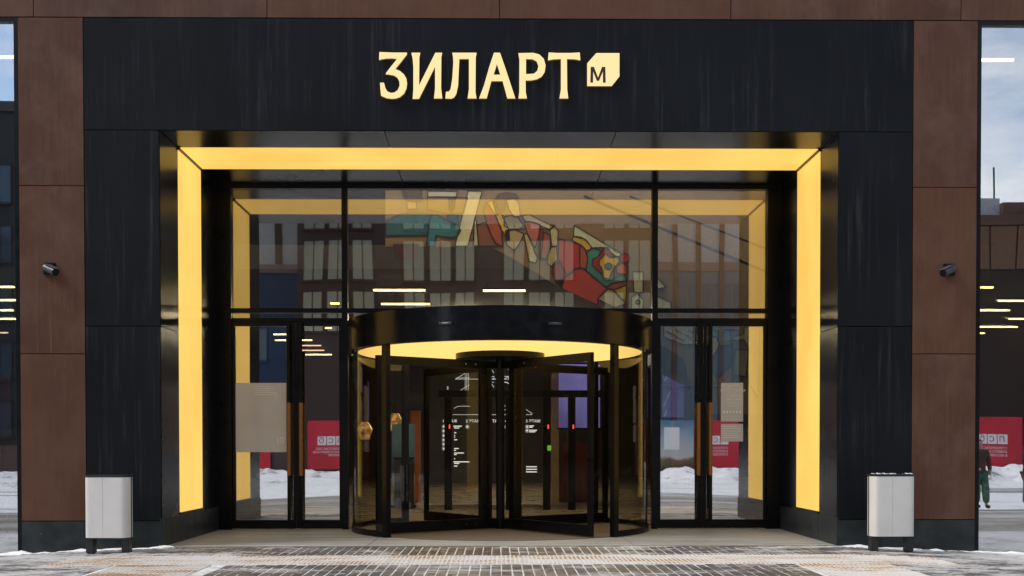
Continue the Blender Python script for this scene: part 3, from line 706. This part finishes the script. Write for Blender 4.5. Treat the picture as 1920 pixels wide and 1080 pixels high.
for a, b in (((200,160),(370,250)),((290,150),(350,178)),((390,198),(440,228)),((240,112),(262,124)),((410,150),(455,175))):
    P, Q = at(*fc(a), MY), at(*fc(b), MY); lines.bar((P.x,MY-.03,P.z),(Q.x,MY-.03,Q.z),.012,.05,up=(0,1,0))
lines.build('outline', plain('mural_outline', (.012,.012,.012), .6), mur, kind='stuff')

# escalator running down to the right in front of the mural
esc = thing('escalator', 'dark escalator side with handrails sloping down to the right', 'escalator')
P0, P1 = at(905,445,7.2), at(1330,735,7.2); dv = (P1-P0).normalized()
for yy in (6.9, 7.6):
    a, b = at(1095,368,yy), at(1425,505,yy); MB().bar(a, b+(b-a)*.4, .05, .05).build('handrail', M['frame'], esc)
    a, b = at(1180,368,yy), at(1425,462,yy); MB().bar(a, b+(b-a)*.4, .035, .035).build('handrail', M['frame'], esc)
tk = [fc((60,230)), fc((330,400)), fc((372,440)), fc((425,665)), fc((60,480))]
tkp = [(at(*p, 7.4).x, at(*p, 7.4).z) for p in tk]
MB().prism([tkp], lambda a, b, t: (a, 7.4+t, b), .7).build('truss', plain('escalator_side', (.03,.03,.032), .35), esc)

# floor directory
DY = 12.2
db = thing('floor_directory', 'tall black floor directory board with white escalator diagram', 'directory')
p, q2 = at(806,672,DY), at(1055,905,DY)
box('board', M['board'], db, p.x, q2.x, DY, DY+.12, q2.z, p.z)
ink = MB()
def dline(pts, wdt=.022):
    for a, b in zip(pts[:-1], pts[1:]):
        A, Bq = at(*a, DY-.006), at(*b, DY-.006); ink.bar((A.x,DY-.006,A.z),(Bq.x,DY-.006,Bq.z),.006,wdt,up=(0,1,0))
zz = lambda x, y: (760+x/4.153, 660+y/4.153)
for dy in (0, 111):
    for seg in ([(390,211),(500,145)], [(390,211),(850,211)], [(400,202),(500,202)], [(605,125),(665,125),(690,165)], [(760,125),(790,125),(850,165)], [(610,300),(640,235),(690,235)],
                [(760,235-111),(785,235-111),(850,275-111)], [(605,200),(690,190),(690,215)], [(760,190),(850,190)], [(640,100),(690,100)], [(770,212),(800,190),(805,212)]):
        dline([zz(x, y+dy) for x, y in seg])
for x in (466, 478, 490): dline([zz(x,90), zz(x,355)], .010)
dline([zz(390,99), zz(500,99)]); dline([zz(605,99), zz(690,99)]); dline([zz(760,99), zz(850,99)])
dline([zz(370,488), zz(805,488)], .03); dline([zz(378,440), zz(410,422), zz(500,422)]); dline([zz(940,447), zz(985,478), zz(985,488), zz(940,488)], .03)
for y in (420, 450): dline([zz(760,y), zz(805,y)], .012)
ink.build('diagram', M['board_ink'], db, kind='stuff')
def dtext(s, x, y, size): P = at(*zz(x, y), DY-.006); text_mesh(s, size, M['board_ink'], lambda a, b: Vector((P.x+a, DY-.006, P.z+b)), 'board_text', db)
for s, x in (('1 ЭТАЖ',288),('2 ЭТАЖ',470),('3 ЭТАЖ',630),('4 ЭТАЖ',776),('5 ЭТАЖ',938)): dtext(s, x, 548, .10)
dtext('3', 325, 178, .10); dtext('2', 322, 290, .10); dtext('1', 615, 465, .08)
rg = MB()
for cx_, ys_ in ((300,(580,615,650,685,718,752)), (483,(582,)), (788,(582,)), (948,(582,612))):
    for y in ys_:
        P = at(*zz(cx_, y), DY-.006); rr = []
        for i in range(14):
            a0, a1 = 2*math.pi*i/14, 2*math.pi*(i+1)/14
            rg.bar((P.x+.045*math.cos(a0),DY-.006,P.z+.045*math.sin(a0)),(P.x+.045*math.cos(a1),DY-.006,P.z+.045*math.sin(a1)),.004,.009,up=(0,1,0))
        rg.box(P.x-.02,P.x+.02,DY-.008,DY-.004,P.z-.02,P.z+.02)
rg.build('pictogram', M['board_ink'], db, kind='stuff')
tl = MB()
for x, y, wd in [(322,580+35*i*.5,5) for i in range(12)]+[(375,574,65),(380,588,40),(380,625,16),(380,645,8),(380,660,8),(380,680,24),(380,748,36),(380,762,14),(380,783,76),(380,795,20),(380,828,8),(375,852,125),(380,864,40),(380,885,26),(965,572,36),(965,582,26),(965,606,60),(965,618,48),(940,890,85),(940,910,85),(940,930,85),(1092,890,6),(1092,910,6),(1092,930,6)]:
    a, b = at(*zz(x, y), DY-.006), at(*zz(x+wd, y+7), DY-.006); tl.box(a.x, b.x, DY-.008, DY-.004, b.z, a.z)
tl.build('listing', M['board_ink'], db, kind='stuff')

# inner glass gates with red lamps
IY = 9.2
ig = thing('inner_gate', 'black framed inner glass doors with small red lamps', 'inner door')
gx = [843, 914, 958, 1028, 1075]
for u in gx:
    P = at(u, 800, IY)
    box('gate_post', M['frame'], ig, P.x-.12, P.x+.05, IY, IY+.10, .008, at(u,745,IY).z)
    MB().cyl((P.x,IY-.012,P.z-.045),(P.x,IY-.012,P.z+.045),.014,n=8).build('red_lamp', M['red_led'], ig)
for u in (915, 1030):
    P = at(u, 840, IY); MB().box(P.x-.045,P.x+.045,IY-.012,IY-.004,P.z-.06,P.z+.06).build('green_sticker', M['green_led'], ig)
pl, pr = at(830,745,IY), at(1110,745,IY)
box('gate_header', M['frame'], ig, pl.x-.1, pr.x+.2, IY, IY+.1, pl.z, pl.z+.16)

# things standing in the lobby
def flat(name, label, cat, u0_, v0, u1_, v1, Y, mat, t=.08, floor=False):
    a, b = at(u0_, v0, Y), at(u1_, v1, Y); z0 = .008 if floor else b.z
    return tag(box(name, mat, None, a.x, b.x, Y, Y+t, z0, a.z, bevel=.006), label, cat)
k = NT('screen_purple'); n = k.noise(.6, (1,1,1), 3); c = k.ramp(n, [(.35,(.05,.045,.14)),(.65,(.10,.09,.26))]); k.set((.01,.01,.01), .3)
k.l.new(c, k.b.inputs['Emission Color']); k.b.inputs['Emission Strength'].default_value = .9; M['screen'] = k.m
scn = thing('video_screen', 'violet lit video screen behind the revolving door', 'screen')
a, b = at(1048,683,11), at(1125,802,11); box('panel', M['screen'], scn, a.x, b.x, 11, 11.1, b.z, a.z)
for z_ in (b.z-.04, a.z+.001): box('bezel', M['frame'], scn, a.x-.04, b.x+.04, 11.02, 11.14, z_, z_+.039)
scn2 = thing('video_screen', 'violet lit video screen low behind the right doors', 'screen')
a, b = at(1243,702,10.5), at(1282,782,10.5); box('panel', M['screen'], scn2, a.x, b.x, 10.5, 10.6, b.z, a.z)
stx = MB()
for u, v, u2, v2 in ((1246,714,1251,705),(1250,748,1257,733),(1244,762,1250,750),(1246,780,1250,770)):
    A, Bq = at(u, v, 10.49), at(u2, v2, 10.49); stx.bar(A, Bq, .006, .03, up=(0,1,0))
stx.build('screen_stroke', M['board_ink'], scn2, kind='stuff')
flat('wall_pier', 'tall wooden pier right of the directory board', 'pier', 1034, 662, 1048, 850, 11.6, plain('pier_wood', (.38,.27,.15), .5), .4, True)
flat('orange_wall', 'narrow orange wall beside the poster stand', 'wall', 770, 770, 788, 968, 12.5, M['orange'], .3, True)
flat('red_wall', 'dark red wall panel under the violet screen', 'wall', 1045, 830, 1120, 905, 12.8, plain('red_wall', (.22,.05,.03), .6), .2, True)
flat('red_tower', 'red display tower behind the right glass doors', 'display', 1264, 712, 1292, 785, 10.9, plain('red_tower', (.42,.08,.05), .5), .4, True)
ps = thing('poster_stand', 'blue and white poster stand in the lobby left side', 'poster')
a, b = at(735,795,10.4), at(778,960,10.4)
k = NT('poster_print'); sp = k.n.new('ShaderNodeSeparateXYZ'); k.l.new(k.tex('obj'), sp.inputs[0])
zz_ = k.math('MULTIPLY_ADD', k.noise(3, (1,1,1), 4), .35, sp.outputs[2])
k.set(k.ramp(k.math('MULTIPLY', zz_, .45), [(.0,(.3,.25,.2)),(.30,(.35,.3,.27)),(.40,(.5,.52,.55)),(.48,(.04,.05,.07)),(.62,(.06,.14,.22)),(.8,(.12,.25,.33))]), .5)
box('poster', k.m, ps, a.x, b.x, 10.4, 10.44, .06, a.z); box('foot', M['frame'], ps, a.x-.03, b.x+.03, 10.3, 10.6, .007, .058)
lb = thing('lobby_bin', 'slim black bin standing before the poster stand', 'bin', (at(758,950,9.9).x, 9.9, .008))
MB().prism([[(-.22,-.15),(.22,-.15),(.22,.15),(-.22,.15)]], lambda x, y, t: (x, y, t), 1.15).build('body', M['bin_dark'], lb, .03); MB().box(-.24,.24,-.17,.17,1.151,1.2).build('lid', M['black_gloss'], lb, .02)
k = NT('gold_foil'); n = k.noise(9, (1,1,1), 6, .7); c = k.ramp(n, [(.38,(.03,.014,.004)),(.52,(.40,.20,.05)),(.66,(1,.62,.22))]); k.set((.3,.18,.06), .35, .6); k.l.new(c, k.b.inputs['Emission Color']); k.b.inputs['Emission Strength'].default_value = .4; M['gold'] = k.m
for u, v, lab in ((684,806,'gold faceted pendant lamp glowing at far left of revolving door'), (741,790,'small gold pendant lamp glowing beside left door post')):
    P = at(u, v, 12); gl_ = thing('pendant_lamp', lab, 'pendant lamp', tuple(P), 0, 'gold pendant lamps in the lobby')
    MB().cyl((0,0,-.24),(0,0,.02),.12,.20,9).cyl((0,0,.021),(0,0,.20),.20,.09,9).build('lamp_shade', M['gold'], gl_); MB().cyl((0,0,.22),(0,0,5.5-P.z),.008,n=5).build('cord', M['frame'], gl_)
flat('shop_banner', 'hanging red banner inside the left shop window', 'banner', -40, 703, 17, 802, 5, plain('red_banner', (.35,.03,.02), .6), .03)
flat('yellow_partition', 'mustard yellow partition inside the left shop window', 'partition', -60, 806, 34, 905, 6.5, plain('mustard', (.30,.20,.03), .6), .1, True)
sn_ = thing('rope_stanchion', 'slim brass rope stanchion in the left shop window', 'stanchion', (at(13,950,1.6).x, 1.6, -.42))
MB().cyl((0,0,0),(0,0,.03),.14,n=20).build('base', M['chrome'], sn_); MB().cyl((0,0,.03),(0,0,1.45),.02).build('pole', plain('brass', (.5,.38,.2), .3, .8), sn_)
bpy_b = MB().cyl((0,0,1.45),(0,0,1.53),.035,.02,12); bpy_b.build('finial', M['chrome'], sn_)

# ------------------------------------------------------------------ across the street (seen in the glass)
def building(name, label, x0, x1, d, h, wall, wins, roofc=None, winmat=None):
    b = thing(name, label, 'building', ((x0+x1)/2, -d-5, 0)); b.location = (0,0,0)
    box('wall', wall, b, x0, x1, -d-10, -d, -.5, h)
    rf = box('roof', roofc or M['backing'], b, x0-.15, x1+.15, -d-10.1, -d+.15, h+.002, h+.55)
    wm, fm = {}, {}
    for (wx, wz, ww, wh) in wins:
        key = (ww, wh)
        if key not in wm:
            me = MB().box(-ww/2,ww/2,-.0,.06,0,wh).mesh('window'); me.materials.append(winmat or M['far_pane']); wm[key] = me
            f_ = MB(); f_.box(-ww/2-.07,-ww/2,0,.09,-.07,wh+.07); f_.box(ww/2,ww/2+.07,0,.09,-.07,wh+.07); f_.box(-ww/2,ww/2,0,.09,-.07,0); f_.box(-ww/2,ww/2,0,.09,wh,wh+.07); f_.box(-.035,.035,.061,.10,0,wh); f_.box(-ww/2-.12,ww/2+.12,0,.2,-.14,-.071)
            me = f_.mesh('frame'); me.materials.append(wall); fm[key] = me
        o = link('window', wm[key], b); o.location = (wx, -d+.002, wz); f2 = link('frame', fm[key], o)
    return b
k = NT('far_pane'); k.set((.20,.19,.145), .08, .75); M['far_pane'] = k.m
k = NT('far_pane_dark'); k.set((.06,.08,.10), .1, .3); M['far_pane_dark'] = k.m
DB = 45
ww = []
for r_ in range(2, 6):
    for c_ in range(14):
        if c_ % 4 == 3: continue
        ww.append((-11.2+c_*1.52, 2.6+r_*3.1 - .35, 1.18, 2.35))
building('office_block', 'dark brown office block with rows of tall windows', -12.2, 9.2, DB, 20, plain('far_brown', (.055,.032,.026), .8), ww)
wr = [(10.35+i*1.5, 5.4+j*3.6, 1.1, 2.8) for i in range(9) for j in (0, 1)]
pale = plain('far_pale', (.42,.41,.40), .7); rust = plain('far_pilaster', (.085,.045,.034), .7); pink = plain('far_pink', (.22,.15,.14), .8)
gb = building('glazed_block', 'tall pale block with rust pilasters and a pink band', 9.4, 23.5, DB+3, 12.6, plain('far_grey', (.10,.15,.19), .6), wr, pink, k.m)
box('upper_wall', pale, gb, 9.4, 23.5, -DB-13, -DB-3, 13.16, 18)
for i in range(10): box('pilaster', rust, gb, 9.45+i*1.5, 9.75+i*1.5, -DB-2.999, -DB-2.80, -.3, 18)
bh = building('blue_hall', 'blue hall with a pale upper storey next to the office block', -20, -12.6, DB+4, 12.6, plain('far_blue', (.028,.058,.115), .7), [(-18,7,1.2,2),(-15.5,7,1.2,2)], pink, M['far_pane_dark'])
box('upper_wall', pale, bh, -20, -12.6, -DB-14, -DB-4, 13.16, 18)
for x in (-18.6, -16.3, -14.1): box('pilaster', rust, bh, x-.2, x+.2, -DB-3.999, -DB-3.8, 13.2, 18)
wl = [(-34+i*2.3, 2+j*3.2, 1.3, 1.9) for i in range(6) for j in range(5)]
building('dark_block', 'tall dark apartment block with small windows', -36, -20.4, DB, 19.6, plain('far_dark', (.028,.028,.03), .8), wl, plain('far_dark_roof', (.05,.05,.052), .8), M['far_pane_dark'])
bR = building('brown_block', 'low rust brown block with rooftop plant boxes', 24, 42, DB, 13.6, plain('far_rust', (.030,.017,.013), .8), [(30+i*3, 3+j*4, 1.8, 2.2) for i in range(4) for j in range(2)], plain('far_rust_roof', (.10,.055,.035), .8), M['far_pane_dark'])
for i in range(12): box('cladding_panel', plain('far_cladding', (.15,.075,.04), .7) if i == 0 else bpy.data.materials['far_cladding'], bR, 24.05+i*1.5, 25.45+i*1.5, -DB+.002, -DB+.10, 11.2, 13.55)
box('rooftop_box', plain('roof_plant', (.4,.4,.42), .6), bR, 26.2, 28, -DB-4, -DB-1, 14.16, 15.3)
box('rooftop_box', plain('roof_plant_brown', (.12,.065,.04), .7), bR, 28.0, 33, -DB-5, -DB-.6, 14.16, 15.0); MB().cyl((28.6,-DB-3,14.1),(28.6,-DB-3,17.5),.05,n=6).build('mast', M['frame'], bR)

for nm, lab, x, rz in (('corner_block', 'grey corner block closing the street on the right', 46, 90), ('corner_block', 'grey corner block closing the street on the left', -46, -90)):
    cb = building(nm, lab, -26, 26, 0, 21, plain('corner_wall', (.10,.085,.075), .8), [(-24+i*3.2, 2+j*3.2, 1.3, 1.9) for i in range(16) for j in range(6)], None, M['far_pane_dark'])
    cb.location = (x, -22, 0); cb.rotation_euler = (0, 0, R(rz))

# street hoarding with red banners
k = NT('banner_red'); n = k.noise(.8, (1,1,.7), 4); k.set(k.ramp(n, [(.3,(.46,.012,.03)),(.7,(.60,.02,.045))]), .55); M['banner'] = k.m
M['banner_white'] = plain('banner_white', (.75,.75,.75), .6, 0, .03)
FY = -33.0
def banner(xc, wd, label, mark=True):
    b = thing('fence_banner', label, 'banner', (0,0,0), 0, 'red banners on the street fence')
    z0, z1 = .35, 2.75
    box('cloth', M['banner'], b, xc-wd/2, xc+wd/2, FY, FY+.05, z0, z1)
    for x in (xc-wd/2+.03, xc+wd/2-.03): box('post', M['frame'], b, x-.03, x+.03, FY-.09, FY-.01, -.5, z1+.05)
    if mark:   # faces the mall (+y), read from there
        for i, ch in enumerate('псб'):
            x0 = xc+.62-.44*i
            box('logo_tile', M['banner_white'], b, x0-.40, x0, FY+.052, FY+.06, 1.55, 1.98)
            text_mesh(ch, .46, M['banner'], lambda a, c, x0=x0: Vector((x0-.09-a, FY+.064, 1.65+c)), 'logo_letter', b)
        for s_, z in (('СТРОИТЕЛЬСТВО', 1.32), ('НОВОГО КВАРТАЛА', 1.16), ('В МОСКВЕ', 1.0)):
            text_mesh(s_, .15, M['banner_white'], lambda a, c, z=z: Vector((xc+.60-a, FY+.056, z+c)), 'banner_text', b)
def fx(u, depth=16.32+2*G+33): return (u-934)*depth/2100-.036
def fx2(u): return (u-934)*(16.32+33)/2100-.036
for xc, wd, lab, mk in ((fx(494),.8,'narrow red fence banner opposite the left doors',False), (fx(622),2.3,'red fence banner with white letters left of the drum',True),
                        (fx(1344),2.3,'red fence banner with white logo opposite right doors',True), (fx2(1872),2.4,'red fence banner with white logo opposite the right window',True)):
    banner(xc, wd, lab, mk)
hd = thing('picture_hoarding', 'street hoarding printed with a pale sky and house', 'hoarding')
xa, xb = fx(1232), fx(1300)
k = NT('hoarding_print'); sp = k.n.new('ShaderNodeSeparateXYZ'); k.l.new(k.tex('obj'), sp.inputs[0])
zz_ = k.math('MULTIPLY_ADD', k.noise(1.2, (1,1,2), 5), .8, sp.outputs[2])
k.set(k.ramp(k.math('MULTIPLY', zz_, .3), [(.2,(.05,.05,.04)),(.36,(.16,.12,.05)),(.42,(.5,.5,.48)),(.7,(.30,.38,.45)),(.9,(.10,.2,.32))]), .6)
box('print', k.m, hd, xa, xb, FY, FY+.05, .3, 2.75)
box('printed_house', M['banner_white'], hd, xa+.35, xa+1.1, FY+.051, FY+.056, 1.3, 2.4)
# the low dark strip of hoarding between the banners
fence = thing('street_fence', 'long low grey construction fence behind the snow bank', 'fence')
for i in range(-14, 15):
    x = i*2.9
    box('fence_panel', plain('fence_panel', (.075,.045,.045), .7) if i == -14 else fence.children[0].data.materials[0], fence, x-1.43, x+1.43, FY-.2, FY-.14, -.4, 1.5)

# ------------------------------------------------------------------ people on the plaza (seen only in the right window)
M['skin'] = plain('skin', (.45,.28,.2), .6, 0, .05); M['hair'] = plain('hair', (.03,.018,.012), .6)
def skin_mesh(name, mat, parent, pts, edges, radii, sub=1):
    me = bpy.data.meshes.new(name); me.from_pydata(pts, edges, []); me.materials.append(mat)
    o = link(name, me, parent); sk = o.modifiers.new('skin', 'SKIN'); sk.use_smooth_shade = True
    lay = me.skin_vertices[0] if me.skin_vertices else None
    if lay is None:
        bpy.context.view_layer.objects.active = o; lay = me.skin_vertices[0]
    for v, r_ in zip(lay.data, radii): v.radius = (r_, r_) if not hasattr(r_, '__len__') else r_
    lay.data[0].use_root = True
    ss = o.modifiers.new('sub', 'SUBSURF'); ss.levels = ss.render_levels = sub; return o
def person(loc, rz, label, coat, legs, hem, hcol, st=0.0, el=0.0):
    p = thing('person', label, 'person', loc, rz, 'people standing on the plaza')
    pts = [(0,0,.95),(0,0,1.15),(0,.01,1.40),(0,.01,1.50),(0,-.01,1.60),(0,-.01,1.72),(-.18,0,1.42),(-.24,.01,1.15),(-.24,-.05,.92),(-.24,-.07,.82),(.18,0,1.42),(.26,.01,1.15),(.16,-.05-el,1.15-el*.9),(.10,-.10-el,1.15-el*.7),
           (-.09,0,.90),(-.10,-.01-st*.5,.50),(-.10,.02-st,.08),(-.10,-.12-st,.03),(.09,0,.90),(.10,-.01,.50),(.10,.02,.08),(.10,-.12,.03)]
    ed = [(0,1),(1,2),(2,3),(3,4),(4,5),(2,6),(6,7),(7,8),(8,9),(2,10),(10,11),(11,12),(12,13),(0,14),(14,15),(15,16),(16,17),(0,18),(18,19),(19,20),(20,21)]
    ra = [.13,.12,.13,.055,.085,.085,.06,.045,.035,.03,.06,.045,.035,.03,.085,.06,.04,.035,.085,.06,.04,.035]
    skin_mesh('body', M['skin'], p, pts, ed, ra)
    skin_mesh('coat', coat, p, [(0,0,hem),(0,0,.95),(0,0,1.15),(0,.01,1.42),(0,.01,1.49),(-.19,0,1.42),(-.25,.01,1.15),(-.25,-.05,.92),(.19,0,1.42),(.27,.01,1.15),(.17,-.05-el,1.15-el*.9)],
              [(0,1),(1,2),(2,3),(3,4),(3,5),(5,6),(6,7),(3,8),(8,9),(9,10)], [.19,.17,.155,.16,.08,.085,.07,.055,.085,.07,.055])
    skin_mesh('trousers', legs, p, [(0,0,.92),(-.09,0,.85),(-.105,-.01-st*.5,.5),(-.105,.02-st,.10),(.09,0,.85),(.105,-.01,.5),(.105,.02,.10)], [(0,1),(1,2),(2,3),(0,4),(4,5),(5,6)], [.15,.125,.11,.10,.125,.11,.10])
    skin_mesh('hair', hcol, p, [(0,.03,1.45),(0,.03,1.62),(0,.015,1.76)], [(0,1),(1,2)], [.07,.10,.09])
    for s in (-1, 1): skin_mesh('shoe', M['frame'], p, [(s*.105,.05-(st if s < 0 else 0),.05),(s*.105,-.05-(st if s < 0 else 0),.05),(s*.105,-.16-(st if s < 0 else 0),.04)], [(0,1),(1,2)], [.05,.055,.045])
person((12.35,-12.2,gzz(12.3)), R(180), 'person in a brown jacket and long green clothes on the plaza', plain('brown_coat', (.07,.04,.03), .8), plain('green_cloth', (.06,.14,.085), .8, 0, .4, 9), .84, M['hair'], .12, .22)
person((13.5,-12.0,gzz(13.2)), R(140), 'person in a black jacket and khaki trousers on the plaza', plain('black_coat', (.012,.012,.013), .7), plain('khaki_cloth', (.12,.105,.075), .8), .66, M['hair'], .22, .05)
